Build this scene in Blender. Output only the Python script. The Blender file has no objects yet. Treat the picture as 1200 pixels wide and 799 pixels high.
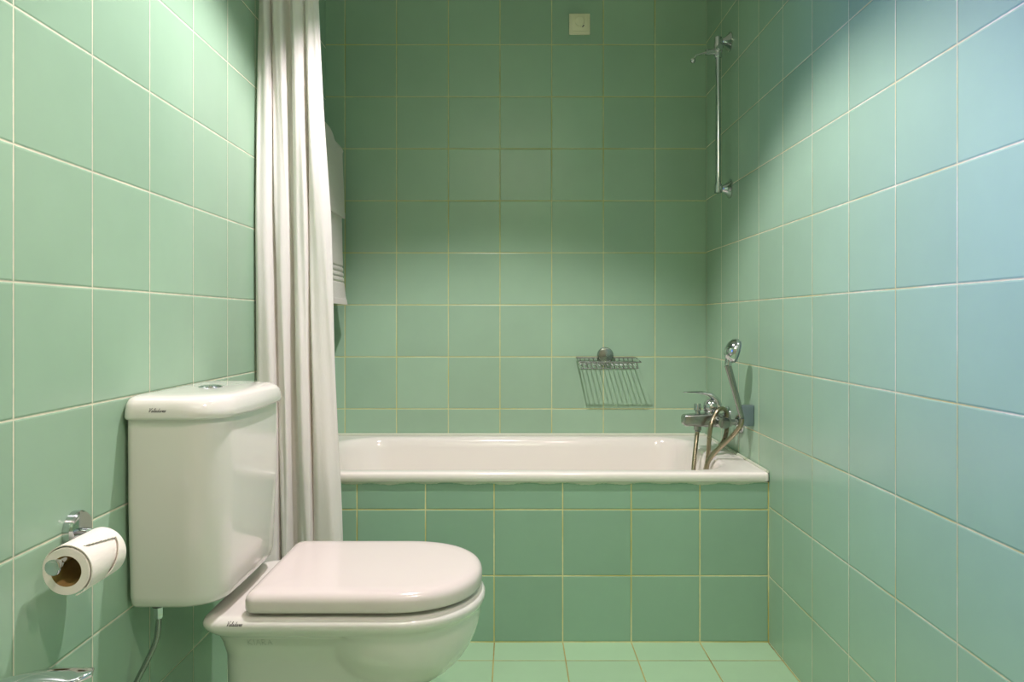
import bpy, bmesh, math, random
from mathutils import Vector, Matrix
from mathutils.bvhtree import BVHTree
random.seed(4)
PI = math.pi
C = bpy.context.scene.collection
F = 863.0; CX = 600.0; CY = 375.5; CH = 0.94
XL, XR, YB, YN, ZC = -0.721, 0.7515, 2.85, -0.55, 2.32
YA = 2.15                       # tiled front of the bath
def W(px, py, Y):               # point of the room seen at that place, Y metres away
    return Vector(((px - CX) * Y / F, Y, CH - (py - CY) * Y / F))

# ------------------------------------------------------------------ materials
def nt(name):
    m = bpy.data.materials.new(name); m.use_nodes = True
    n = m.node_tree; n.nodes.clear()
    out = n.nodes.new('ShaderNodeOutputMaterial')
    p = n.nodes.new('ShaderNodeBsdfPrincipled')
    n.links.new(p.outputs[0], out.inputs[0])
    return m, n, p, out
def lin(c):
    return tuple((x / 12.92 if x <= 0.04045 else ((x + 0.055) / 1.055) ** 2.4) for x in c) + (1,)
def rgb(r, g, b): return lin((r / 255, g / 255, b / 255))
def plain(name, col, rough=0.5, metal=0.0, spec=0.5, bump=0, scale=200, coat=0):
    m, n, p, out = nt(name)
    p.inputs['Base Color'].default_value = col
    p.inputs['Roughness'].default_value = rough
    p.inputs['Metallic'].default_value = metal
    p.inputs['Specular IOR Level'].default_value = spec
    p.inputs['Coat Weight'].default_value = coat
    tc = n.nodes.new('ShaderNodeTexCoord')
    nz = n.nodes.new('ShaderNodeTexNoise'); nz.inputs['Scale'].default_value = scale
    nz.inputs['Detail'].default_value = 4
    n.links.new(tc.outputs['Object'], nz.inputs['Vector'])
    # faint irregularity of the surface itself
    mr = n.nodes.new('ShaderNodeMapRange')
    mr.inputs['To Min'].default_value = max(rough - 0.03, 0.02); mr.inputs['To Max'].default_value = rough + 0.03
    n.links.new(nz.outputs[0], mr.inputs[0]); n.links.new(mr.outputs[0], p.inputs['Roughness'])
    if bump:
        b = n.nodes.new('ShaderNodeBump'); b.inputs['Strength'].default_value = 1; b.inputs['Distance'].default_value = bump
        n.links.new(nz.outputs[0], b.inputs['Height']); n.links.new(b.outputs[0], p.inputs['Normal'])
    return m
def tile(name, ua, u0, va, v0, col, grout, pu=0.2, pv=0.2, gw=0.0032, rough=0.27, stain=None):
    m, n, p, out = nt(name)
    N = n.nodes; L = n.links
    tc = N.new('ShaderNodeTexCoord'); sp = N.new('ShaderNodeSeparateXYZ')
    L.new(tc.outputs['Object'], sp.inputs[0])
    def mth(op, a, b=None):
        x = N.new('ShaderNodeMath'); x.operation = op
        for i, v in enumerate((a, b)):
            if v is None: continue
            if isinstance(v, (int, float)): x.inputs[i].default_value = v
            else: L.new(v, x.inputs[i])
        return x.outputs[0]
    def axis(a, o, pt):
        t = mth('DIVIDE', mth('SUBTRACT', sp.outputs[a], o), pt)
        fl = mth('FLOOR', t)
        fr = mth('SUBTRACT', t, fl)
        d = mth('MULTIPLY', mth('MINIMUM', fr, mth('SUBTRACT', 1.0, fr)), pt)
        return fl, d
    fu, du = axis(ua, u0, pu); fv, dv = axis(va, v0, pv)
    d = mth('MINIMUM', du, dv)
    nz = N.new('ShaderNodeTexNoise'); nz.inputs['Scale'].default_value = 60; L.new(tc.outputs['Object'], nz.inputs['Vector'])
    d2 = mth('ADD', d, mth('MULTIPLY', mth('SUBTRACT', nz.outputs[0], 0.5), 0.0016))
    mk = N.new('ShaderNodeMapRange'); mk.interpolation_type = 'SMOOTHSTEP'
    mk.inputs['From Min'].default_value = gw * 0.5 - 0.0004; mk.inputs['From Max'].default_value = gw * 0.5 + 0.0004
    L.new(d2, mk.inputs[0])
    cmb = N.new('ShaderNodeCombineXYZ'); L.new(fu, cmb.inputs[0]); L.new(fv, cmb.inputs[1])
    wn = N.new('ShaderNodeTexWhiteNoise'); L.new(cmb.outputs[0], wn.inputs['Vector'])
    n2 = N.new('ShaderNodeTexNoise'); n2.inputs['Scale'].default_value = 9; n2.inputs['Detail'].default_value = 3
    L.new(tc.outputs['Object'], n2.inputs['Vector'])
    hsv = N.new('ShaderNodeHueSaturation'); hsv.inputs['Color'].default_value = col
    vv = mth('ADD', mth('MULTIPLY', wn.outputs[0], 0.10), mth('MULTIPLY', n2.outputs[0], 0.10))
    L.new(mth('ADD', vv, 0.90), hsv.inputs['Value'])
    p.inputs['Specular IOR Level'].default_value = 0.55
    n3 = N.new('ShaderNodeTexNoise'); n3.inputs['Scale'].default_value = 5; L.new(tc.outputs['Object'], n3.inputs['Vector'])
    gm = N.new('ShaderNodeMixRGB'); gm.inputs[1].default_value = grout
    gm.inputs[2].default_value = stain if stain else tuple(x * 0.8 for x in grout[:3]) + (1,)
    gr = N.new('ShaderNodeMapRange'); gr.inputs['From Min'].default_value = 0.4; gr.inputs['From Max'].default_value = 0.65
    L.new(n3.outputs[0], gr.inputs[0]); L.new(gr.outputs[0], gm.inputs[0])
    mx = N.new('ShaderNodeMixRGB'); L.new(mk.outputs[0], mx.inputs[0]); L.new(gm.outputs[0], mx.inputs[1]); L.new(hsv.outputs[0], mx.inputs[2])
    L.new(mx.outputs[0], p.inputs['Base Color'])
    rr = N.new('ShaderNodeMapRange'); rr.inputs['To Min'].default_value = 0.8; rr.inputs['To Max'].default_value = rough
    L.new(mk.outputs[0], rr.inputs[0]); L.new(rr.outputs[0], p.inputs['Roughness'])
    # pillowed tile edge, recessed joint and slightly uneven setting
    h = N.new('ShaderNodeMapRange'); h.interpolation_type = 'SMOOTHSTEP'
    h.inputs['From Min'].default_value = 0.0; h.inputs['From Max'].default_value = 0.0045; L.new(d, h.inputs[0])
    tl = mth('MULTIPLY', mth('SUBTRACT', wn.outputs[0], 0.5), 1.2)
    hh = mth('ADD', h.outputs[0], mth('ADD', mth('MULTIPLY', n2.outputs[0], 0.6), mth('MULTIPLY', tl, mth('MULTIPLY', du, 6.0))))
    b = N.new('ShaderNodeBump'); b.inputs['Strength'].default_value = 0.6; b.inputs['Distance'].default_value = 0.0018
    L.new(hh, b.inputs['Height']); L.new(b.outputs[0], p.inputs['Normal'])
    return m

GREEN = rgb(158, 190, 162)
M = {}
M['tile_back'] = tile('green wall tile back', 0, 0.7535, 2, 0.7996, GREEN, rgb(210, 212, 158), pv=0.2012, stain=rgb(200, 196, 120))
M['tile_left'] = tile('green wall tile left', 1, 1.065, 2, 0.7965, GREEN, rgb(226, 224, 196), pu=0.2005, pv=0.1995, gw=0.0028)
M['tile_right'] = tile('green wall tile right', 1, 1.243, 2, 0.7996, GREEN, rgb(222, 216, 186), pv=0.2022, gw=0.0026, stain=rgb(200, 190, 130))
M['tile_front'] = tile('green bath tile', 0, 0.7485, 2, 0.388, rgb(142, 178, 152), rgb(222, 218, 160), pu=0.2002, pv=0.193, stain=rgb(190, 180, 90))
M['tile_near'] = tile('green wall tile near', 0, 0.75, 2, 0.8, GREEN, rgb(220, 216, 186))
M['tile_floor'] = tile('pale green floor tile', 0, 0.7485, 1, 2.036, rgb(166, 202, 162), rgb(178, 168, 100), rough=0.35, stain=rgb(120, 96, 40))
M['plaster'] = plain('white plaster', rgb(236, 234, 226), 0.8, bump=0.0006, scale=60)
M['plaster_cream'] = plain('cream plaster', rgb(226, 214, 190), 0.8, bump=0.0006, scale=60)
M['ceramic'] = plain('white ceramic', rgb(232, 229, 220), 0.08, spec=0.6, scale=5, coat=0.3)
M['seat'] = plain('white seat plastic', rgb(227, 217, 211), 0.16, scale=6)
M['enamel'] = plain('white enamel', rgb(240, 236, 226), 0.12, scale=6)
M['chrome'] = plain('chrome', rgb(205, 208, 210), 0.09, metal=1, scale=30)
M['chrome_dull'] = plain('worn chrome', rgb(160, 164, 160), 0.24, metal=1, scale=40)
M['hose'] = plain('warm worn steel', rgb(166, 156, 132), 0.28, metal=1, scale=60)
M['grey_plastic'] = plain('grey plastic', rgb(120, 138, 142), 0.3, metal=0.5)
M['dark'] = plain('dark rubber', rgb(38, 34, 32), 0.5)
M['ink'] = plain('dark ink', rgb(44, 42, 44), 0.6)
M['faint'] = plain('faint mark', rgb(192, 193, 182), 0.3)
M['paper'] = plain('tissue paper', rgb(246, 240, 228), 0.9, spec=0.1, bump=0.0006, scale=500)
M['card'] = plain('brown card core', rgb(168, 140, 84), 0.8, spec=0.2)
M['cream'] = plain('cream plastic', rgb(242, 240, 206), 0.4)
M['sealant'] = plain('silicone sealant', rgb(205, 212, 190), 0.4, bump=0.001, scale=90)
M['trimwhite'] = plain('white painted wood', rgb(232, 230, 224), 0.4)
M['towel'] = plain('white terry cloth', rgb(232, 228, 218), 0.95, spec=0.1, bump=0.003, scale=700)
def lamp_mat():
    m = bpy.data.materials.new('warm lamp glass'); m.use_nodes = True
    n = m.node_tree; n.nodes.clear()
    o = n.nodes.new('ShaderNodeOutputMaterial'); e = n.nodes.new('ShaderNodeEmission')
    e.inputs[0].default_value = (1, 0.87, 0.7, 1); e.inputs[1].default_value = 4
    n.links.new(e.outputs[0], o.inputs[0]); return m
M['lamp'] = lamp_mat()
def cloth():
    m, n, p, out = nt('white curtain fabric')
    p.inputs['Base Color'].default_value = rgb(250, 247, 244); p.inputs['Roughness'].default_value = 0.75
    p.inputs['Specular IOR Level'].default_value = 0.25
    tr = n.nodes.new('ShaderNodeBsdfTranslucent'); tr.inputs[0].default_value = rgb(254, 244, 222)
    mx = n.nodes.new('ShaderNodeMixShader'); mx.inputs[0].default_value = 0.28
    tc = n.nodes.new('ShaderNodeTexCoord'); nz = n.nodes.new('ShaderNodeTexNoise')
    nz.inputs['Scale'].default_value = 22; nz.inputs['Detail'].default_value = 6
    mp = n.nodes.new('ShaderNodeMapping'); mp.inputs['Scale'].default_value = (1.4, 1, 0.5)
    n.links.new(tc.outputs['Object'], mp.inputs[0]); n.links.new(mp.outputs[0], nz.inputs['Vector'])
    b = n.nodes.new('ShaderNodeBump'); b.inputs['Distance'].default_value = 0.006; b.inputs['Strength'].default_value = 0.5
    n.links.new(nz.outputs[0], b.inputs['Height']); n.links.new(b.outputs[0], p.inputs['Normal']); n.links.new(b.outputs[0], tr.inputs['Normal'])
    n.links.new(p.outputs[0], mx.inputs[1]); n.links.new(tr.outputs[0], mx.inputs[2]); n.links.new(mx.outputs[0], out.inputs[0])
    return m
M['curtain'] = cloth()

# ------------------------------------------------------------------ helpers
def tag(o, label, cat, group=None):
    o['label'] = label; o['category'] = cat
    if group: o['group'] = group
    return o
def thing(name, loc, label, cat):
    o = bpy.data.objects.new(name, None); C.objects.link(o); o.location = loc
    o.empty_display_size = 0.05
    return tag(o, label, cat)
def obj(name, bm, mat, parent=None, label=None, angle=35, smooth=True):
    """links the world-space bmesh; a child keeps its world place"""
    bmesh.ops.recalc_face_normals(bm, faces=bm.faces[:])
    me = bpy.data.meshes.new(name)
    off = Vector((0, 0, 0))
    q = parent
    while q: off += q.location; q = q.parent
    if off.length: bm.transform(Matrix.Translation(-off))
    bm.to_mesh(me); bm.free()
    if smooth:
        me.polygons.foreach_set('use_smooth', [True] * len(me.polygons)); me.set_sharp_from_angle(angle=math.radians(angle))
    me.materials.append(mat)
    o = bpy.data.objects.new(name, me); C.objects.link(o)
    if parent: o.parent = parent
    if label: o['label'] = label
    return o
def box(bm, lo, hi, bev=0.0, seg=3):
    r = bmesh.ops.create_cube(bm, size=1)
    vs = r['verts']
    for v in vs:
        v.co = Vector([(lo[i] + hi[i]) / 2 + v.co[i] * (hi[i] - lo[i]) for i in range(3)])
    if bev:
        es = list({e for v in vs for e in v.link_edges})
        bmesh.ops.bevel(bm, geom=es, offset=bev, segments=seg, affect='EDGES', profile=0.5)
    return bm
def loft(bm, rings, cap0=True, cap1=True):
    vr = [[bm.verts.new(p) for p in r] for r in rings]
    n = len(rings[0])
    for a, b in zip(vr, vr[1:]):
        for i in range(n):
            bm.faces.new((a[i], a[(i + 1) % n], b[(i + 1) % n], b[i]))
    if cap0: bm.faces.new(vr[0][::-1])
    if cap1: bm.faces.new(vr[-1])
    return bm
def smoothpath(pts, k=8):
    P = [Vector(p) for p in pts]
    if len(P) < 3: return P
    Q = [2 * P[0] - P[1]] + P + [2 * P[-1] - P[-2]]
    out = []
    for i in range(1, len(Q) - 2):
        a, b, c, d = Q[i - 1], Q[i], Q[i + 1], Q[i + 2]
        for j in range(k):
            t = j / k
            out.append(0.5 * ((2 * b) + (c - a) * t + (2 * a - 5 * b + 4 * c - d) * t * t + (3 * b - a - 3 * c + d) * t ** 3))
    out.append(P[-1]); return out
def tube(bm, pts, r, n=10, k=8, smooth=True, scale=None):
    P = smoothpath(pts, k) if smooth else [Vector(p) for p in pts]
    T = [(P[min(i + 1, len(P) - 1)] - P[max(i - 1, 0)]).normalized() for i in range(len(P))]
    up = Vector((0, 0, 1)) if abs(T[0].z) < 0.9 else Vector((0, 1, 0))
    u = T[0].cross(up).normalized(); rings = []
    for i, (p, t) in enumerate(zip(P, T)):
        u = (u - t * u.dot(t)).normalized(); v = t.cross(u)
        rr = r(i / (len(P) - 1)) if callable(r) else r
        sc = scale or (1, 1)
        rings.append([p + (u * math.cos(a) * sc[0] + v * math.sin(a) * sc[1]) * rr for a in [2 * PI * j / n for j in range(n)]])
    return loft(bm, rings)
def lathe(bm, prof, origin, axis, n=28):
    """prof: (distance along the axis, radius)"""
    z = Vector(axis).normalized(); x = z.orthogonal().normalized(); y = z.cross(x); o = Vector(origin)
    rings = [[o + z * h + (x * math.cos(a) + y * math.sin(a)) * max(r, 1e-4) for a in [2 * PI * j / n for j in range(n)]] for h, r in prof]
    return loft(bm, rings)
def rrect(x0, x1, y0, y1, rs, z, nc=8, ns=6):
    """rounded rectangle, rs = radii at (x1,y1), (x0,y1), (x0,y0), (x1,y0)"""
    if isinstance(rs, (int, float)): rs = [rs] * 4
    cs = [(x1, y1, -1, -1, 0), (x0, y1, 1, -1, PI / 2), (x0, y0, 1, 1, PI), (x1, y0, -1, 1, 1.5 * PI)]
    cor = []
    for (x, y, sx, sy, a0), r in zip(cs, rs):
        cor.append([Vector((x + sx * r + r * math.cos(a0 + PI / 2 * i / nc), y + sy * r + r * math.sin(a0 + PI / 2 * i / nc), z)) for i in range(nc + 1)])
    out = []
    for i in range(4):
        out += cor[i]
        a = cor[i][-1]; b = cor[(i + 1) % 4][0]
        out += [a.lerp(b, j / ns) for j in range(1, ns)]
    return out
def dshape(x0, x1, yc, hw, z, rb=0.03, fr=0.175, e=2.0, nf=40, back_hw=None):
    """D-shaped plan: square back at x0, half-ellipse front ending at x1"""
    bh = back_hw if back_hw is not None else hw
    out = []
    xc = x1 - fr
    for i in range(nf + 1):
        a = -PI / 2 + PI * i / nf
        c, s = math.cos(a), math.sin(a)
        out.append(Vector((xc + fr * abs(c) ** (2 / e), yc + hw * math.copysign(abs(s) ** (2 / e), s), z)))
    for j in range(1, 8):
        t = j / 8; out.append(Vector((xc + (x0 + rb - xc) * t, yc + hw + (bh - hw) * t, z)))
    for i in range(9):
        a = PI / 2 + PI / 2 * i / 8
        out.append(Vector((x0 + rb + rb * math.cos(a), yc + bh - rb + rb * math.sin(a), z)))
    for j in range(1, 8):
        t = j / 8; out.append(Vector((x0, yc + (bh - rb) * (1 - 2 * t), z)))
    for i in range(9):
        a = PI + PI / 2 * i / 8
        out.append(Vector((x0 + rb + rb * math.cos(a), yc - bh + rb + rb * math.sin(a), z)))
    for j in range(1, 8):
        t = 1 - j / 8; out.append(Vector((xc + (x0 + rb - xc) * t, yc - hw - (bh - hw) * t, z)))
    return out
def copy_tree(o, parent=None):
    c = o.copy(); C.objects.link(c)
    if parent: c.parent = parent
    for ch in [x for x in bpy.data.objects if x.parent == o]: copy_tree(ch, c)
    return c
def struct(name, bm, mat, parent=None):
    o = obj(name, bm, mat, parent, smooth=False); 
    if not parent: o['kind'] = 'structure'
    return o

# ------------------------------------------------------------------ the room
T = 0.10
struct('floor', box(bmesh.new(), (XL - T, YN - T, -T), (XR + T, YB + T, 0)), M['tile_floor'])
struct('ceiling', box(bmesh.new(), (XL - T, YN - T, ZC), (XR + T, YB + T, ZC + T)), M['plaster'])
struct('wall_back', box(bmesh.new(), (XL - T, YB, 0), (XR + T, YB + T, ZC)), M['tile_back'])
struct('wall_right', box(bmesh.new(), (XR, YN, 0), (XR + T, YB, ZC)), M['tile_right'])
struct('wall_near', box(bmesh.new(), (XL - T, YN - T, 0), (XR + T, YN, ZC)), M['plaster_cream'])
# left wall with a window opening beside the camera
WY0, WY1, WZ0, WZ1 = 0.40, 0.90, 0.85, 1.65
b = bmesh.new()
box(b, (XL - T, WY1, 0), (XL, YB, ZC)); box(b, (XL - T, YN, 0), (XL, WY0, ZC))
box(b, (XL - T, WY0, 0), (XL, WY1, WZ0)); box(b, (XL - T, WY0, WZ1), (XL, WY1, ZC))
struct('wall_left', b, M['tile_left'])
b = bmesh.new()
for lo, hi in (((WY0, WZ0), (WY0 + .05, WZ1)), ((WY1 - .05, WZ0), (WY1, WZ1)), ((WY0, WZ0), (WY1, WZ0 + .05)), ((WY0, WZ1 - .05), (WY1, WZ1))):
    box(b, (XL - 0.07, lo[0], lo[1]), (XL - 0.03, hi[0], hi[1]), 0.004)
struct('window_1', b, M['trimwhite'])
b = bmesh.new(); box(b, (XL, YA, 0), (XR, YA + 0.05, 0.468)); struct('wall_bath_front', b, M['tile_front'])

# ------------------------------------------------------------------ bathtub
tub = thing('bathtub', (0.015, 2.49, 0.0), 'white enamelled bathtub set behind the green tiled front, against the back wall', 'bathtub')
TZ = 0.497; TX0, TX1, TY0, TY1 = XL + .002, XR - .002, 2.141, YB - .002
def ring_out(ins, z, r=0.012): return rrect(TX0 + ins, TX1 - ins, TY0 + ins, TY1 - ins, r, z, 10, 24)
def ring_in(ins, z, r): return rrect(-0.635 + ins * 1.6, 0.655 - ins * 1.1, 2.192 + ins, 2.792 - ins, [r * .75, r, r, r * .75], z, 10, 24)
rings = [ring_out(0.012, .4695), ring_out(0.004, .4695), ring_out(0, .473), ring_out(0, TZ - .007), ring_out(0.0015, TZ - .003), ring_out(0.004, TZ - .0008), ring_out(0.009, TZ),
         ring_in(-0.012, TZ, .17), ring_in(-0.004, TZ - .001, .165), ring_in(0.004, TZ - .006, .16), ring_in(0.010, TZ - .016, .155), ring_in(0.016, TZ - .04, .15),
         ring_in(0.035, .36, .14), ring_in(0.055, .24, .13), ring_in(0.075, .16, .12), ring_in(0.10, .12, .11), ring_in(0.14, .105, .09), ring_in(.19, .10, .06)]
obj('basin', loft(bmesh.new(), rings, cap0=False), M['enamel'], tub, angle=50)
# sealant: ragged bead under the front rim and thin bead along the wall tiles
b = bmesh.new(); N = 260; ra = []
ph = [random.uniform(0, 6) for _ in range(5)]
rag = [0.006 + 0.0015 * math.sin(i * .11 + ph[0]) + 0.0025 * math.sin(i * .31 + ph[1]) + random.uniform(-.0009, .0009) for i in range(N + 1)]
for i in range(N + 1):
    x = TX0 + .004 + (TX1 - TX0 - .008) * i / N; d = max(rag[i], .003)
    ra.append([Vector((x, YA + .001, .4695)), Vector((x, YA - .006, .4695)), Vector((x, YA - .004, .4695 - d * .7)), Vector((x, YA - .001, .4695 - d)), Vector((x, YA + .001, .4695 - d))])
loft(b, ra); obj('sealant', b, M['sealant'], tub, 'ragged pale sealant bead under the front rim')
b = bmesh.new()
tube(b, [(TX0 + .01, YB - .004, TZ + .002), (0, YB - .004, TZ + .002), (TX1 - .005, YB - .004, TZ + .002)], 0.006, 8)
tube(b, [(TX1 - .003, YB - .01, TZ + .001), (TX1 - .003, 2.5, TZ + .001), (TX1 - .003, TY0 + .01, TZ + .001)], 0.005, 8)
obj('wall_sealant', b, M['sealant'], tub)
b = bmesh.new(); lathe(b, [(0, .034), (.003, .033), (.004, .02), (.002, .0)], (0.44, 2.49, .10), (0, 0, 1)); obj('drain', b, M['chrome'], tub)

# ------------------------------------------------------------------ cursive lettering laid on a surface
GL = {  # strokes of each letter in a unit box, x to the right
 'V': [[(0, .95), (.12, 1.02), (.2, .9), (.24, 0), (.5, .6), (.72, 1.05), (.86, .98)]],
 'a': [[(.42, .42), (.25, .5), (.08, .3), (.1, .04), (.28, .03), (.42, .42), (.4, .08), (.52, .02), (.62, .14)]],
 'l': [[(0, .1), (.2, .5), (.28, .98), (.18, .98), (.12, .4), (.18, .03), (.36, .12)]],
 'd': [[(.42, .42), (.25, .5), (.08, .3), (.1, .04), (.28, .03), (.42, .42)], [(.5, 1.0), (.4, .4), (.42, .04), (.62, .14)]],
 'r': [[(0, .12), (.14, .5), (.2, .4), (.34, .42), (.3, .1), (.46, .08)]],
 'e': [[(0, .12), (.3, .34), (.24, .5), (.1, .36), (.12, .06), (.3, .02), (.44, .14)]],
 's': [[(0, .1), (.24, .52), (.3, .2), (.18, 0), (.02, .05)]],
 'K': [[(0, 0), (0, 1)], [(.5, 1), (.02, .5), (.55, 0)]], 'I': [[(.1, 0), (.1, 1)]],
 'A': [[(0, 0), (.3, 1), (.6, 0)], [(.12, .4), (.48, .4)]], 'R': [[(0, 0), (0, 1), (.4, .95), (.4, .55), (0, .5), (.5, 0)]]}
ADV = {'V': .78, 'a': .6, 'l': .34, 'd': .6, 'r': .44, 'e': .42, 's': .36, 'K': .75, 'I': .35, 'A': .8, 'R': .75}
def lettering(text, x, z, width, height, target, r, slant=.3, straight=False):
    bm = bmesh.new(); tot = sum(ADV[c] for c in text); s = width / tot
    dg = bpy.context.evaluated_depsgraph_get(); tb = BVHTree.FromObject(target, dg)
    q = target; off = Vector((0, 0, 0))
    while q: off += q.location; q = q.parent
    pen = 0
    for c in text:
        for st in GL[c]:
            pts = [Vector((x + (pen + px) * s + pz * height * slant, 0, z + pz * height)) for px, pz in st]
            pts = pts if straight else smoothpath(pts, 5)
            if straight:
                q = []
                for a, bb in zip(pts, pts[1:]): q += [a.lerp(bb, i / 4) for i in range(4)]
                pts = q + [pts[-1]]
            P = []
            for p in pts:
                h = tb.ray_cast(Vector((p.x, 0.3, p.z)) - off, Vector((0, 1, 0)))
                if h[0] is not None: P.append(h[0] + off + Vector((0, -0.0002, 0)))
            if len(P) > 1: tube(bm, P, r, 6, smooth=False)
        pen += ADV[c]
    return bm

# ------------------------------------------------------------------ toilet
tl = thing('toilet', (-0.38, 1.575, 0.0), 'white close-coupled toilet with closed lid beside the left wall, facing right', 'toilet')
YC = 1.575; ZP = .374
def bake(bm, voxel, smooth_it):
    """fuse overlapping lofts into one continuous body"""
    me = bpy.data.meshes.new('work'); bmesh.ops.recalc_face_normals(bm, faces=bm.faces[:]); bm.to_mesh(me); bm.free()
    o = bpy.data.objects.new('work', me); C.objects.link(o)
    r = o.modifiers.new('r', 'REMESH'); r.mode = 'VOXEL'; r.voxel_size = voxel
    s = o.modifiers.new('s', 'SMOOTH'); s.factor = .5; s.iterations = smooth_it
    dg = bpy.context.evaluated_depsgraph_get(); dg.update()
    out = bmesh.new(); out.from_mesh(o.evaluated_get(dg).to_mesh())
    bpy.data.objects.remove(o); bpy.data.meshes.remove(me)
    return out
b = bmesh.new()
R = lambda i, z, rb=.04: dshape(-.600 + i, -.056 - i, YC, .183 - i, z, rb, .18 - i * .5, 2.1)
loft(b, [R(.024, .330), R(.014, .337), R(.005, .346), R(.001, .353), R(0, .359), R(.003, .366), R(.009, .371), R(.016, ZP)])
rings = []
for i in range(15):            # bulging bowl
    a = PI / 2 * i / 14; c = max(math.cos(a), .03); z = .352 - .182 * math.sin(a)
    rings.append([Vector((-.248 + .184 * c ** .9 * math.cos(t), YC + .168 * c ** .9 * math.sin(t), z)) for t in [2 * PI * j / 48 for j in range(48)]])
loft(b, rings)
def trunk(x0, x1, hw, z, rb=.05): return dshape(x0, x1, YC, hw, z, rb, .10, 2.2)
loft(b, [trunk(-.60, -.16, .135, .001), trunk(-.60, -.16, .135, .02), trunk(-.59, -.175, .125, .05), trunk(-.582, -.19, .118, .12), trunk(-.578, -.20, .118, .2), trunk(-.578, -.21, .122, .27),
         trunk(-.583, -.2, .135, .305), trunk(-.590, -.18, .15, .330), trunk(-.594, -.17, .158, .345)])
pan = obj('pan', bake(b, .0045, 9), M['ceramic'], tl, angle=80)
bpy.context.view_layer.update()
# cistern, its lid and the button
def cis(i, z, x1=-.543, r=.065): return rrect(-.716 + i * .2, x1 - i, 1.362 + i, 1.742 - i, [r, .015, .015, r], z, 10, 8)
def bulge(ring, amt):
    for p in ring:
        t = (p.y - 1.552) / .19
        p.x += amt * max(0, 1 - t * t) * max(0, (p.x + .62) / .08 if p.x < -.54 else 1)
    return ring
b = bmesh.new()
loft(b, [bulge(cis(.022, .404), .008), bulge(cis(.014, .4045), .008), bulge(cis(.009, .410), .008), bulge(cis(.006, .425), .008), bulge(cis(.0, .60), .008), bulge(cis(-.001, .758), .008)])
cistern = obj('cistern', b, M['ceramic'], tl, angle=50)
b = bmesh.new()
def cl(i, z): return bulge(rrect(-.719 + i * .3, -.535 - i, 1.352 + i, 1.752 - i, [.07, .02, .02, .07], z, 10, 8), .010)
loft(b, [cl(.006, .756), cl(.001, .757), cl(-.001, .762), cl(0, .772), cl(.003, .785), cl(.009, .793), cl(.018, .7975), cl(.034, .7995), cl(.06, .8005)])
clid = obj('cistern_lid', b, M['ceramic'], tl, angle=60)
bc = (-.632, 1.545, .8)
btn = obj('flush_button', lathe(bmesh.new(), [(-.004, .0245), (.0015, .0245), (.003, .023), (.0032, .02), (.0022, .0195), (.0022, .0001)], bc, (0, 0, 1)), M['chrome'], clid)
for s in (-1, 1):
    bb = bmesh.new(); pts = []
    for i in range(17):
        a = -PI / 2 + PI * i / 16; pts.append((math.cos(a) * .0175 * s + s * .0012, math.sin(a) * .0175))
    if s < 0: pts = pts[::-1]
    loft(bb, [[Vector((bc[0] + y, bc[1] + x, bc[2] + z)) for x, y in pts] for z in (.001, .0042)])
    obj('button_half', bb, M['chrome'], btn)
bpy.context.view_layer.update()
obj('logo', lettering('Valadares', -.668, .7715, .0315, .0068, clid, .0004), M['ink'], clid, 'small dark cursive maker name')
obj('logo', lettering('Valadares', -.541, .3615, .0295, .0068, pan, .0004), M['ink'], pan, 'small dark cursive maker name')
obj('embossed_mark', lettering('KIARA', -.515, .307, .050, .013, pan, .0006, .05, True), M['faint'], pan, 'faint capital letters just under the rim')
# gasket and bolts between cistern and pan
b = bmesh.new(); lathe(b, [(0, .04), (.032, .04)], (-.645, YC, .374), (0, 0, 1)); obj('gasket', b, M['dark'], tl)
b = bmesh.new(); lathe(b, [(-.012, .004), (-.012, .007), (.0, .007), (0, .004), (.01, .004)], (-.612, 1.43, .402), (0, 0, 1)); obj('bolt', b, M['dark'], tl)
# seat and lid
def sd(i, z): return dshape(-.514 + i, -.064 - i, YC + .004, .178 - i, z, max(.022 - i * .3, .004), .172 - i * .5, 2.15)
b = bmesh.new(); loft(b, [sd(.026, ZP - .002), sd(.024, ZP + .001), sd(.024, ZP + .009), sd(.026, ZP + .010)]); obj('seat', b, M['seat'], tl)
b = bmesh.new()
loft(b, [sd(.012, .3815), sd(.004, .3815), sd(.001, .3830), sd(0, .388), sd(0, .402), sd(.0015, .408), sd(.005, .4135), sd(.011, .4175), sd(.020, .4195), sd(.04, .4205), sd(.08, .4212)])
obj('lid', b, M['seat'], tl, angle=60)
for s in (-1, 1):
    obj('hinge', lathe(bmesh.new(), [(-.018, .009), (.018, .009)], (-.520, YC + s * .075, .388), (0, 1, 0), 14), M['seat'], tl)

# water supply hose and its valve
hs = thing('water_supply_hose', (-.69, 1.36, .15), 'thin chrome water hose hanging below the cistern by the left wall', 'hose')
p0 = W(186, 716, 1.40); p0.z = .402
b = bmesh.new(); tube(b, [p0, p0 + Vector((0, 0, -.03)), W(183, 750, 1.40), W(172, 775, 1.39), W(160, 799, 1.385), W(152, 822, 1.38), (-.690, 1.38, .19), (-.690, 1.38, .165)], .0052, 12)
obj('tube', b, M['chrome_dull'], hs)
b = bmesh.new(); lathe(b, [(-.028, .0065), (-.024, .009), (-.008, .009), (-.006, .0095), (-.004, .0095)], p0, (0, 0, 1), 6); obj('nut', b, M['chrome'], hs)
b = bmesh.new(); lathe(b, [(-.005, .0115), (.006, .0115)], p0, (0, 0, 1), 16); obj('washer', b, M['dark'], hs)
b = bmesh.new(); lathe(b, [(0, .022), (.003, .022), (.005, .01), (.045, .01), (.045, .001)], (XL + .001, 1.38, .15), (1, 0, 0), 18)
lathe(b, [(0, .009), (.02, .009)], (-.690, 1.38, .15), (0, 0, 1), 12); obj('valve', b, M['chrome'], hs)

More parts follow.
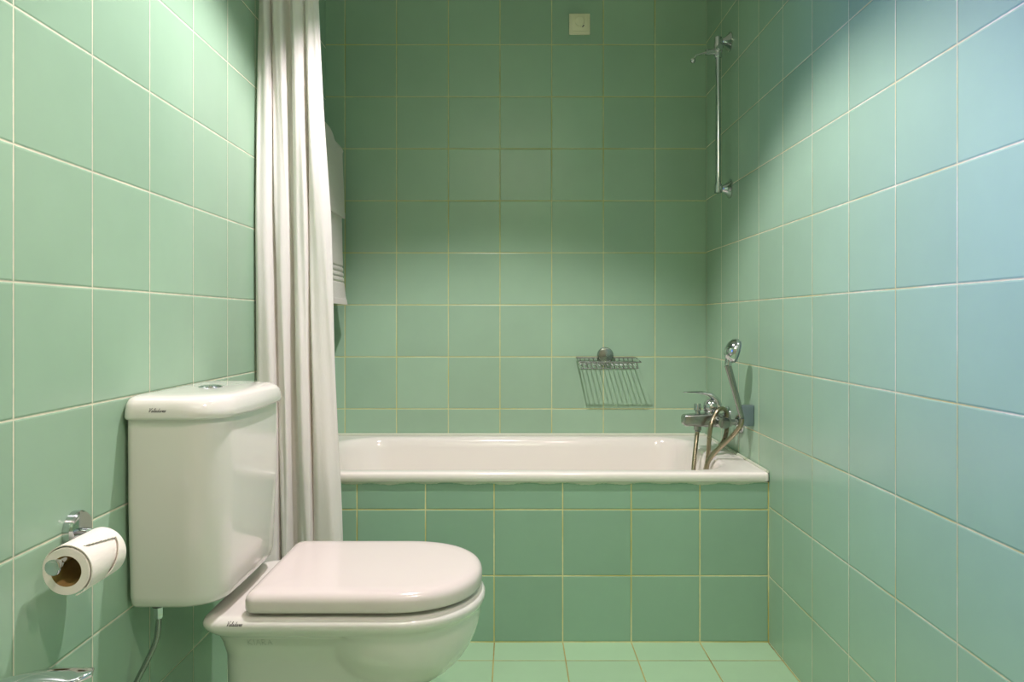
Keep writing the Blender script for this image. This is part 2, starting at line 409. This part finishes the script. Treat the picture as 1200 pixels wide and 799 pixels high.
# ------------------------------------------------------------------ toilet roll holder and roll
RX, RZ = -.6665, .565
th = thing('toilet_roll_holder', (XL, 1.21, .596), 'chrome toilet roll holder with round backplate on the left wall', 'toilet roll holder')
b = bmesh.new(); lathe(b, [(0, .0315), (.011, .0315), (.0145, .029), (.0155, .024), (.0160, .0)], (XL + .0005, 1.21, .596), (1, 0, 0), 48); obj('backplate', b, M['chrome'], th)
b = bmesh.new(); tube(b, [(XL + .012, 1.21, .594), (XL + .03, 1.21, .592), (RX - .004, 1.212, .584), (RX, 1.205, .5825), (RX, 1.19, .582)], .0065, 16)
obj('arm', b, M['chrome'], th)
b = bmesh.new(); tube(b, [(RX, 1.20, .582), (RX, 1.08, .582)], .0052, 16, smooth=False); obj('pin', b, M['chrome'], th)
b = bmesh.new(); lathe(b, [(0, .0055), (.006, .008), (.016, .0115), (.0185, .0118), (.0195, .010), (.0195, .0)], (RX, 1.087, .582), (0, -1, -.05), 28); obj('end_cap', b, M['chrome'], th)
roll = thing('toilet_roll', (RX, 1.15, RZ), 'white toilet roll with folded end, half used, on the chrome holder', 'toilet roll')
RR, RI, y0, y1 = .0355, .0232, 1.10, 1.198
def circ(r, y, n=56): return [Vector((RX + r * math.sin(t), y, RZ + r * math.cos(t))) for t in [2 * PI * j / n for j in range(n)]]
b = bmesh.new(); loft(b, [circ(RI, y0 + .0003), circ(RR - .001, y0), circ(RR, y0 + .001), circ(RR, y1 - .001), circ(RR - .001, y1), circ(RI, y1 - .0003), circ(RI, y0 + .0003)], False, False)
bmesh.ops.remove_doubles(b, verts=b.verts[:], dist=1e-6); obj('paper', b, M['paper'], roll)
b = bmesh.new(); loft(b, [circ(RI, y0 + .001), circ(RI, y1 - .001), circ(RI - .0007, y1 - .001), circ(RI - .0007, y0 + .001), circ(RI, y0 + .001)], False, False)
bmesh.ops.remove_doubles(b, verts=b.verts[:], dist=1e-6); obj('core', b, M['card'], roll)
# loose outer sheet with its end folded to a point
b = bmesh.new(); NT, NA = 90, 110; g = {}
def covered(t, a):
    a = math.degrees(a)
    if a < 28 + 24 * max(0, t - .10): return True
    near = .10 + .42 * math.sin(min(max(a - 28, 0) / 75, 1) * PI / 2)      # rounded near lobe
    far = .90 - .22 * max(0, a - 45) / 60                                   # slanting far strip
    return a < 158 and (t < near or t > far)
def vat(i, j):
    if (i, j) not in g:
        u = j / NA; a = -1.5 + 4.3 * u; t = i / NT; r = RR + .0004 + .0036 * min(1, u * 3)
        g[i, j] = b.verts.new((RX + r * math.sin(a), y0 + .001 + (y1 - y0 - .002) * t, RZ + r * math.cos(a)))
    return g[i, j]
for i in range(NT):
    for j in range(NA):
        if covered((i + .5) / NT, -1.5 + 4.3 * (j + .5) / NA): b.faces.new([vat(i, j), vat(i + 1, j), vat(i + 1, j + 1), vat(i, j + 1)])
ex = bmesh.ops.extrude_face_region(b, geom=b.faces[:])
for v in ex['geom']:
    if isinstance(v, bmesh.types.BMVert):
        d = Vector((v.co.x - RX, 0, v.co.z - RZ)).normalized(); v.co -= d * .0016
obj('folded_sheet', b, M['paper'], roll)

# ------------------------------------------------------------------ bidet (below the frame) and its tap, whose lever shows
bd = thing('bidet', (-.45, .88, 0), 'white bidet beside the left wall, nearer than the toilet', 'bidet')
bq = lambda i, z: dshape(-.70 + i, -.19 - i, .88, .17 - i, z, .04, .17 - i * .5)
b = bmesh.new()
loft(b, [bq(.06, .001), bq(.07, .04), bq(.075, .15), bq(.05, .24), bq(.012, .32), bq(0, .36), bq(.001, .375), bq(.008, .384), bq(.018, .387)]
     + [dshape(-.56 + i, -.215 - i, .88, .145 - i, z, .05, .14 - i * .5) for i, z in ((0, .386), (.006, .380), (.02, .34), (.04, .28), (.07, .25))])
obj('bowl', b, M['ceramic'], bd, angle=50)
tp = thing('bidet_tap', (-.625, .90, .387), 'chrome lever tap at the bottom left edge, nearer than the toilet roll', 'tap')
b = bmesh.new(); lathe(b, [(0, .026), (.004, .026), (.007, .021), (.05, .021), (.056, .023), (.075, .023), (.085, .018)], (-.625, .90, .387), (0, 0, 1)); obj('body', b, M['chrome'], tp)
b = bmesh.new(); tube(b, [(-.62, .90, .412), (-.58, .90, .422), (-.54, .90, .418), (-.52, .90, .405)], .011, 14); obj('spout', b, M['chrome'], tp)
# lever: wide flat blade with rounded tip
b = bmesh.new(); rg = []
for i in range(25):
    t = i / 24; x = -.655 + .142 * t; z = .475 + .030 * math.sin(min(t * 1.25, 1) * PI / 2) + (.0035 * max(0, (t - .85) / .15))
    w = (.019 + .003 * t) * (math.sqrt(max(0, 1 - ((t - .86) / .14) ** 2)) if t > .86 else 1) * (math.sqrt(max(0, 1 - ((.12 - t) / .12) ** 2)) if t < .12 else 1)
    w = max(w, .002); h = .012 * (1 - t) + .0035
    rg.append([Vector((x, .90 + w * math.cos(a), z + h * math.sin(a) * (1 if math.sin(a) > 0 else 1.0))) for a in [2 * PI * j / 20 for j in range(20)]])
loft(b, rg); lever = obj('lever', b, M['chrome'], tp, angle=60)
b = bmesh.new(); box(b, (-.563, .897, .504), (-.545, .903, .5105), .001); obj('lever_mark', b, M['dark'], lever)

# ------------------------------------------------------------------ shower curtain
def interp(tab, v):
    if v <= tab[0][0]: return tab[0][1]
    for (a, p), (c, q) in zip(tab, tab[1:]):
        if v <= c: 
            t = (v - a) / (c - a); return p + (q - p) * t
    return tab[-1][1]
YQ = 2.065
#      px at the top (y=0), px at y=250, px at y=640, depth of the fold
FOLD = [(303, 299, 300, .035), (304, 300, 303, -.01), (309, 306, 308, -.040), (314, 316, 324, -.036), (316.5, 320, 328, .030), (318, 323, 330, .005), (323, 329, 335, -.020),
        (330, 336, 339, -.012), (335, 340, 344, .046), (339, 343, 349, .048), (342, 345, 353, -.012), (348, 351, 359, -.038), (354, 358, 365, -.030), (357, 361, 367.5, .026),
        (359, 363, 369, -.005), (362, 367, 377, -.036), (367, 376, 392, -.030), (371, 384, 399, -.012), (372.5, 386.5, 401, .010)]
def zpx(y): return CH - (y - CY) * YQ / F
b = bmesh.new(); rows = []
ZT, ZB = 2.02, .16; NZ = 90
for k in range(NZ + 1):
    z = ZB + (ZT - ZB) * k / NZ
    ctl = []
    for n_, (a, m_, c_, d) in enumerate(FOLD):
        px = interp([(zpx(800), c_ + (c_ - m_) * .3), (zpx(640), c_), (zpx(250), m_), (zpx(0), a), (2.05, a - .5 + (a - 337) * .35)], z)
        dd = d * interp([(.16, .52), (1.0, .42), (1.85, .36), (2.05, .3)], z) + .004 * math.sin(z * 7 + n_ * 1.7) + (.002 * math.exp(-((z - 1.63) / .006) ** 2))
        ctl.append(Vector(((px - CX) * YQ / F + .0015 * math.sin(z * 9 + n_ * 2.3), YQ + dd, z)))
    row = smoothpath(ctl, 8)
    for q, p in enumerate(row): p.y += .0022 * math.sin(q * .55 + z * 1.3) * math.sin(q * .13 + z * 2.1)
    rows.append(row)
n = len(rows[0]); vr = [[b.verts.new((max(p.x, XL + .004), p.y, p.z)) for p in r] for r in rows]
for a, c in zip(vr, vr[1:]):
    for i in range(n - 1): b.faces.new((a[i], a[i + 1], c[i + 1], c[i]))
cur = obj('shower_curtain', b, M['curtain'], angle=180)
sm = cur.modifiers.new('thickness', 'SOLIDIFY'); sm.thickness = .0014; sm.offset = 0
tag(cur, 'white fabric shower curtain gathered at the left end of the bath', 'shower curtain')
rod = thing('curtain_rod', (0, YQ, 2.06), 'white shower curtain rod spanning the room above the bath front', 'curtain rod')
b = bmesh.new(); tube(b, [(XL + .001, YQ, 2.06), (XR - .001, YQ, 2.06)], .011, 16, smooth=False); obj('pole', b, M['trimwhite'], rod)
for x, s in ((XL + .001, 1), (XR - .001, -1)):
    b = bmesh.new(); lathe(b, [(0, .024), (.008, .024), (.012, .014), (.02, .013)], (x, YQ, 2.06), (s, 0, 0)); obj('flange', b, M['trimwhite'], rod)
for i in range(7):
    b = bmesh.new(); x = -.705 + i * .027
    tube(b, [(x, YQ + .026 * math.sin(t), 2.047 + .027 * math.cos(t)) for t in [2 * PI * j / 16 for j in range(17)]], .0018, 6, 2)
    r_ = obj('curtain_ring', b, M['trimwhite']); tag(r_, 'white curtain ring on the rod above the gathered curtain', 'curtain ring', 'rings carrying the shower curtain')

# ------------------------------------------------------------------ towel rail and towels
BX, BZ = -.668, 1.565
tr = thing('towel_rail', (XL, 2.55, BZ), 'chrome towel rail on the left wall above the bath', 'towel rail')
b = bmesh.new(); tube(b, [(BX, 2.27, BZ), (BX, 2.82, BZ)], .008, 14, smooth=False); obj('bar', b, M['chrome'], tr)
for y in (2.29, 2.80):
    b = bmesh.new(); lathe(b, [(0, .022), (.006, .022), (.01, .009), (.06, .009)], (XL + .001, y, BZ), (1, 0, 0), 20); obj('bracket', b, M['chrome'], tr)
def drape(ya, yb, zo, zi, th_, rr, grooves=(), flare=0.0, top=lambda y: 0.0, seed=0):
    """cloth hung over the bar: thick inverted U swept along the bar"""
    b = bmesh.new(); NY = 26; rings = []
    for i in range(NY + 1):
        t = i / NY; y = ya + (yb - ya) * t
        edge = math.sqrt(max(0.0, 1 - abs(2 * t - 1) ** 10))
        thk = th_ * (.35 + .65 * edge)
        dz = top(y)
        path = []                                       # outer hem up, over the bar, down to inner hem
        NS = 240
        for k in range(NS + 1):
            z = zo + (BZ - zo) * k / NS
            x = BX + rr + flare * (1 - k / NS) ** 3 + .004 * math.sin(z * 11 + y * 9 + seed)
            path.append((x, z + dz * k / NS, 1, 0))
        for k in range(1, 12):
            a = PI * k / 12; path.append((BX + rr * math.cos(a), BZ + dz + rr * .9 * math.sin(a), math.cos(a), math.sin(a)))
        for k in range(NS + 1):
            z = BZ - (BZ - zi) * k / NS; path.append((BX - rr, z + dz * (1 - k / NS), -1, 0))
        o, inn = [], []
        for x, z, nx, nz in path:
            g_ = sum(math.exp(-((z - q) / .0026) ** 2) for q in grooves) * .005
            hem = .0015 if abs(z - zo) < .02 else 0
            o.append(Vector((x + nx * (thk / 2 - g_ + hem), y, z + nz * thk / 2))); inn.append(Vector((x - nx * thk / 2, y, z - nz * thk / 2)))
        rings.append(o + inn[::-1])
    loft(b, rings); return b
zt = lambda py, Y=2.75: CH - (py - CY) * Y / F
bt = obj('bath_towel', drape(2.42, 2.752, zt(357), 1.04, .011, .024, [zt(v) for v in (313, 319, 325, 331)], .030), M['towel'], angle=60)
tag(bt, 'longer white terry towel with ribbed border, hanging lowest behind the curtain', 'towel')
ht = obj('hand_towel', drape(2.41, 2.756, zt(256), 1.30, .010, .036, (), .0, lambda y: .030 / (1 + math.exp((y - 2.60) / .012)) - .002), M['towel'], angle=60)
tag(ht, 'shorter white towel draped over the longer one, beside the curtain edge', 'towel')

# ------------------------------------------------------------------ wall plate
wp = thing('wall_plate', (.261, YB, 2.084), 'small cream square wall plate high on the back wall', 'wall plate')
px_, pz_ = .261, 2.084
b = bmesh.new(); box(b, (px_ - .0405, YB - .009, pz_ - .0405), (px_ + .0405, YB - .0005, pz_ + .0405), .002); obj('plate', b, M['cream'], wp)
b = bmesh.new(); box(b, (px_ - .031, YB - .013, pz_ - .029), (px_ + .031, YB - .008, pz_ + .033), .0015); obj('cover', b, M['cream'], wp)
b = bmesh.new(); lathe(b, [(0, .019), (.005, .0185), (.007, .016), (.0075, .001)], (px_, YB - .012, pz_ + .008), (0, -1, 0), 28); obj('knob', b, M['cream'], wp)
b = bmesh.new(); tube(b, [(px_ + .010, YB - .0145, pz_ - .014), (px_ + .016, YB - .0145, pz_ - .007)], .0018, 8, smooth=False); obj('slot', b, M['dark'], wp)

# ------------------------------------------------------------------ soap basket
sb = thing('soap_basket', (.36, YB, .80), 'chrome wire soap basket with round mount on the back wall', 'soap basket')
x0, x1 = .248, .477; yb_, yf = 2.838, 2.722; zb_, zf, zlo = .797, .786, .762
b = bmesh.new(); lathe(b, [(0, .031), (.014, .031), (.019, .028), (.021, .02), (.022, .0)], (.360, YB - .0005, .806), (0, -1, 0), 40); obj('mount', b, M['chrome_dull'], sb)
b = bmesh.new()
tube(b, [(x0, yb_, zb_), (x1, yb_, zb_), (x1, yf, zf), (x0, yf, zf), (x0, yb_, zb_)], .0027, 8, smooth=False); obj('top_rail', b, M['chrome_dull'], sb)
b = bmesh.new()
tube(b, [(x0 + .008, yb_ - .006, zlo + .012), (x1 - .008, yb_ - .006, zlo + .012), (x1 - .008, yf + .008, zlo), (x0 + .008, yf + .008, zlo), (x0 + .008, yb_ - .006, zlo + .012)], .0016, 8, smooth=False); obj('lower_rail', b, M['chrome_dull'], sb)
w0 = None
for i in range(13):
    x = x0 + .014 + (x1 - x0 - .028) * i / 12
    if w0 is None:
        b = bmesh.new(); tube(b, [(x, yb_, zb_), (x + .003, yb_ - .006, zlo + .014), (x + .004, (yb_ + yf) / 2, zlo + .006), (x + .004, yf + .010, zlo), (x - .004, yf, zf)], .0017, 6, 4)
        w0 = obj('wire', b, M['chrome_dull'], sb); xw = x
    else:
        c = w0.copy(); C.objects.link(c); c.location.x = x - xw

# ------------------------------------------------------------------ shower slide rail
sr = thing('shower_rail', (XR, 2.53, 1.40), 'chrome shower riser rail on the right wall near the corner', 'shower rail')
RY = 2.535; Xp = (841.5 - CX) * RY / F
zt_, zb2 = CH - (49 - CY) * RY / F, CH - (221 - CY) * RY / F
b = bmesh.new(); tube(b, [(Xp, RY, zb2 + .005), (Xp, RY, zt_ - .005)], .0095, 18, smooth=False); obj('pole', b, M['chrome'], sr)
for z in (zt_, zb2):
    b = bmesh.new(); lathe(b, [(0, .033), (.004, .033), (.007, .028), (.014, .020), (.021, .0145), (.028, .011), (.032, .0125), (.036, .0125), (.038, .009)], (XR - .0005, RY, z), (-1, 0, 0), 32)
    br = obj('bracket', b, M['chrome'], sr)
    b = bmesh.new(); lathe(b, [(-.016, .006), (-.015, .0125), (.015, .0125), (.016, .009), (.019, .006)], (Xp, RY, z), (0, 0, 1), 20); obj('collar', b, M['chrome'], br)
b = bmesh.new(); zs = CH - (58 - CY) * RY / F
lathe(b, [(-.03, .0115), (-.026, .0145), (.018, .0145), (.02, .011)], (Xp, RY, zs), (0, 0, 1), 22)
lathe(b, [(0, .011), (.018, .011), (.021, .009), (.021, .001)], (Xp, RY - .006, zs), (0, -1, 0), 22)
sl = obj('slider', b, M['chrome'], sr)
b = bmesh.new()
a0 = Vector((Xp, RY, CH - (60 - CY) * RY / F)); a1 = Vector(((827 - CX) * RY / F, RY, CH - (61.5 - CY) * RY / F)); a2 = Vector(((816 - CX) * RY / F, RY, CH - (65 - CY) * RY / F)); a3 = Vector(((812 - CX) * RY / F, RY, CH - (71 - CY) * RY / F))
tube(b, [a0, a1], .0105, 16, smooth=False); obj('clamp', b, M['chrome'], sl)
b = bmesh.new(); tube(b, [a1, a1.lerp(a2, .5), a2, a2.lerp(a3, .6)], .0032, 10, smooth=False)
bmesh.ops.create_uvsphere(b, u_segments=20, v_segments=12, radius=.0095, matrix=Matrix.Translation(a3)); obj('hook', b, M['chrome'], sl)

# ------------------------------------------------------------------ bath mixer
BY = 2.485
mx_ = thing('bath_mixer', (XR, BY, .607), 'chrome lever bath mixer tap on the right wall above the bath', 'mixer tap')
for y in (2.41, 2.56):
    b = bmesh.new(); lathe(b, [(0, .036), (.004, .036), (.010, .031), (.016, .019), (.017, .0)], (XR - .0005, y, .607), (-1, 0, 0), 32); ro = obj('wall_flange', b, M['chrome'], mx_)
    b = bmesh.new(); lathe(b, [(.008, .011), (.034, .011), (.036, .016), (.050, .016), (.052, .012), (.062, .012)], (XR, y, .607), (-1, 0, 0), 6); obj('union_nut', b, M['chrome_dull'], ro)
b = bmesh.new()
lathe(b, [(-.095, .012), (-.094, .019), (-.06, .021), (.06, .021), (.094, .019), (.095, .012)], (.690, BY, .607), (0, 1, 0), 28)
obj('body', b, M['chrome_dull'], mx_)
# flat spout running out over the bath
b = bmesh.new(); rg = []
for x, hy, z0, z1 in ((.700, .026, .584, .628), (.67, .028, .583, .629), (.63, .026, .585, .627), (.60, .024, .587, .625), (.582, .022, .588, .624), (.576, .020, .590, .621), (.573, .016, .594, .616)):
    zc, hz = (z0 + z1) / 2, (z1 - z0) / 2
    rg.append([Vector((x, BY - .005 + hy * math.copysign(abs(math.cos(a)) ** .28, math.cos(a)), zc + hz * math.copysign(abs(math.sin(a)) ** .28, math.sin(a)))) for a in [2 * PI * j / 32 for j in range(32)]])
loft(b, rg); sp_ = obj('spout', b, M['chrome_dull'], mx_, angle=50)
b = bmesh.new(); lathe(b, [(0, .012), (.010, .012), (.011, .009)], (.592, BY - .005, .596), (0, 0, -1), 20); obj('aerator', b, M['chrome'], sp_)
dk = Vector(((817 - CX) * BY / F, BY - .005, .622))
b = bmesh.new(); lathe(b, [(0, .009), (.014, .0085), (.016, .0125), (.034, .0115), (.039, .010), (.040, .001)], dk, (0, 0, 1), 20); obj('diverter_knob', b, M['chrome'], mx_)
b = bmesh.new(); lathe(b, [(0, .0125), (.020, .0125), (.022, .0095), (.026, .0095)], dk + Vector((0, 0, -.03)), (0, 0, -1), 16); obj('hose_outlet', b, M['chrome_dull'], mx_)
b = bmesh.new(); lathe(b, [(0, .024), (.018, .023), (.022, .0255), (.036, .025), (.048, .020), (.056, .011), (.058, .001)], (.672, BY - .002, .618), (-.08, 0, 1), 28); obj('cartridge_cap', b, M['chrome'], mx_)
b = bmesh.new(); rg = []
path = smoothpath([Vector((.694, BY, .640)), Vector((.690, BY, .668)), Vector((.672, BY, .687)), Vector((.645, BY, .696)), Vector((.612, BY, .699)), Vector((.577, BY, .6985))], 6)
for i, p in enumerate(path):
    t = i / (len(path) - 1); tg = (path[min(i + 1, len(path) - 1)] - path[max(i - 1, 0)]).normalized(); nn = Vector((tg.z, 0, -tg.x))
    w = .024 * (1 - .45 * t); h = .014 * (1 - t) ** 1.3 + .0018
    if t > .93: w *= math.sqrt(max(.05, 1 - ((t - .93) / .075) ** 2))
    rg.append([p + Vector((0, 1, 0)) * w * math.cos(a) + nn * h * math.sin(a) for a in [2 * PI * j / 18 for j in range(18)]])
loft(b, rg); obj('lever', b, M['chrome'], mx_, angle=60)

# hand shower, its wall holder and the hose
HY = 2.30
hh = thing('shower_holder', (XR, HY, .63), 'grey wall holder clasping the hand shower on the right wall', 'shower holder')
b = bmesh.new(); rg = []
for z, xa, ya_ in ((.612, .722, .014), (.618, .715, .017), (.64, .712, .0185), (.668, .706, .019), (.674, .707, .0185), (.676, .711, .015)):
    rg.append(rrect(xa, XR - .001, HY - ya_, HY + ya_, [.003, .012, .012, .003], z, 6, 3))
loft(b, rg); obj('bracket', b, M['grey_plastic'], hh)
b = bmesh.new(); lathe(b, [(0, .004), (.012, .004), (.0125, .010), (.022, .010)], (.715, HY, .655), (-1, 0, .1), 12)
hsx = thing('hand_shower', (.706, HY - .004, .62), 'chrome hand shower standing in the wall holder above the bath corner', 'hand shower')
b.free()
hb = W(869.5, 489, HY - .012); ht_ = W(853, 428, HY - .012)
b = bmesh.new(); tube(b, [hb, hb.lerp(ht_, .12), hb.lerp(ht_, .5), ht_], lambda t: .0078 + .0028 * t, 18, 6); obj('handle', b, M['chrome_dull'], hsx)
# head: rounded back, flat spray face turned to the wall
hc = W(860, 411, HY - .012); ax = Vector((.94, .0, -.26)).normalized(); side = Vector((0, 1, 0)); lng = ax.cross(side).normalized()
if lng.z < 0: lng = -lng
b = bmesh.new(); rg = []
for d, s in ((-.028, .10), (-.0265, .35), (-.022, .62), (-.014, .85), (-.004, .97), (.004, 1.0), (.006, .97)):
    rg.append([hc + ax * d + lng * math.cos(a) * .039 * s + side * math.sin(a) * .031 * s - lng * (.008 * (1 - s)) for a in [2 * PI * j / 32 for j in range(32)]])
loft(b, rg); hd = obj('head', b, M['chrome'], hsx, angle=50)
b = bmesh.new()
rg = [[hc + ax * d + lng * math.cos(a) * .036 * s + side * math.sin(a) * .0285 * s for a in [2 * PI * j / 32 for j in range(32)]] for d, s in ((.004, 1), (.0115, .97), (.0125, .8))]
loft(b, rg); obj('spray_face', b, M['grey_plastic'], hd, 'dark grey spray face')
b = bmesh.new(); tube(b, [ht_, ht_.lerp(hc - ax * .010, .5), hc - ax * .010], lambda t: .0108 + .004 * t, 16, 5); obj('neck', b, M['chrome'], hsx)
o1 = dk + Vector((0, 0, -.048)); Yh = 2.40
pts = [o1, o1 + Vector((-.002, 0, -.02)), W(814.5, 530, 2.46), W(812.5, 552, 2.44), (.59, 2.42, .36), (.605, 2.40, .30), (.622, 2.40, .34), W(826, 556, 2.40), W(829.5, 536, 2.40), W(832, 505, 2.40), W(836, 490, 2.41), W(843, 479.5, 2.42),
       (.712, 2.455, .640), (.724, 2.478, .60), (.712, 2.46, .55), W(843, 524, 2.43), W(833, 535, 2.41), (.632, 2.385, .44), (.620, 2.37, .41), (.622, 2.36, .43), W(829, 543, 2.355), W(840, 528, 2.345), W(857, 512, 2.32), W(867, 500, 2.29), hb + Vector((.001, 0, -.004))]
b = bmesh.new(); tube(b, pts, .0074, 12, 12)
hose = obj('shower_hose', b, M['hose']); tag(hose, 'flexible metal shower hose looping from the mixer to the hand shower', 'hose')

# ------------------------------------------------------------------ lamps
LX, LY = -0.09, 1.62
dl = thing('ceiling_light', (LX, LY, ZC), 'round recessed ceiling light over the toilet side of the room', 'ceiling light')
b = bmesh.new(); lathe(b, [(0, .062), (.006, .060), (.008, .052), (.003, .050), (-.0005, .048)], (LX, LY, ZC - .001), (0, 0, -1), 40); obj('frame', b, M['trimwhite'], dl)
b = bmesh.new(); lathe(b, [(0, .046), (.003, .044), (.004, .001)], (LX, LY, ZC - .003), (0, 0, -1), 32); obj('lens', b, M['lamp'], dl)
for nm, x, y, lb in (('ceiling_light', .36, .45, 'round recessed ceiling light close above the camera'),):
    d2 = thing(nm, (x, y, ZC), lb, 'ceiling light')
    b = bmesh.new(); lathe(b, [(0, .062), (.006, .060), (.008, .052), (.003, .050), (-.0005, .048)], (x, y, ZC - .001), (0, 0, -1), 40); obj('frame', b, M['trimwhite'], d2)
    b = bmesh.new(); lathe(b, [(0, .046), (.003, .044), (.004, .001)], (x, y, ZC - .003), (0, 0, -1), 32); obj('lens', b, M['lamp'], d2)
ml = thing('fill_uplighter', (0, YN, 1.95), 'long white box behind the camera, added to hold an unseen fill light', 'fill light')  # unseen fixture, added only to carry the fill light
b = bmesh.new(); box(b, (-.33, YN + .001, 1.94), (.33, YN + .15, 2.02), .006); obj('housing', b, M['trimwhite'], ml)
def light(kind, name, loc, energy, col, rot=(0, 0, 0), **k):
    l = bpy.data.lights.new(name, kind); l.energy = energy; l.color = col
    for a, v in k.items(): setattr(l, a, v)
    o = bpy.data.objects.new(name, l); C.objects.link(o); o.location = loc; o.rotation_euler = rot; return o
E1, E2, E3, E4 = 110, 52, 9.5, 10
light('SPOT', 'downlight_bulb', (LX, LY, ZC - .03), E1, (1, .89, .95), spot_size=math.radians(104), spot_blend=.36, shadow_soft_size=.02)
light('SPOT', 'downlight_bulb', (.36, .45, ZC - .03), E2, (1, .72, .72), spot_size=math.radians(120), spot_blend=.4, shadow_soft_size=.035)
# daylight outside the window opening
light('AREA', 'daylight', (XL - .16, (WY0 + WY1) / 2, (WZ0 + WZ1) / 2), E3, (.02, .12, 1), (0, -PI / 2, math.radians(16)), shape='RECTANGLE', size=.9, size_y=.7, spread=math.radians(75))
light('AREA', 'ceiling_fill', (0, YN + .10, 2.03), E4, (.78, .88, .84), (PI, 0, 0), shape='RECTANGLE', size=.6, size_y=.08)  # added soft fill, bounced off the ceiling onto curtain and cistern
w = bpy.data.worlds.new('sky'); bpy.context.scene.world = w; w.use_nodes = True
w.node_tree.nodes['Background'].inputs[0].default_value = (.45, .62, 1, 1); w.node_tree.nodes['Background'].inputs[1].default_value = 0.0

# ------------------------------------------------------------------ camera
cam = bpy.data.cameras.new('camera'); co = bpy.data.objects.new('camera', cam); C.objects.link(co)
co.location = (0, 0, CH); co.rotation_euler = (PI / 2, 0, 0)
cam.sensor_width = 36; cam.lens = F / 1200 * 36; cam.shift_y = -(399.5 - CY) / 1200; cam.clip_start = .02
bpy.context.scene.camera = co
vs = bpy.context.scene.view_settings
vs.view_transform = 'Standard'; vs.look = 'None'; vs.gamma = 1; vs.use_curve_mapping = False; vs.exposure = 0.0
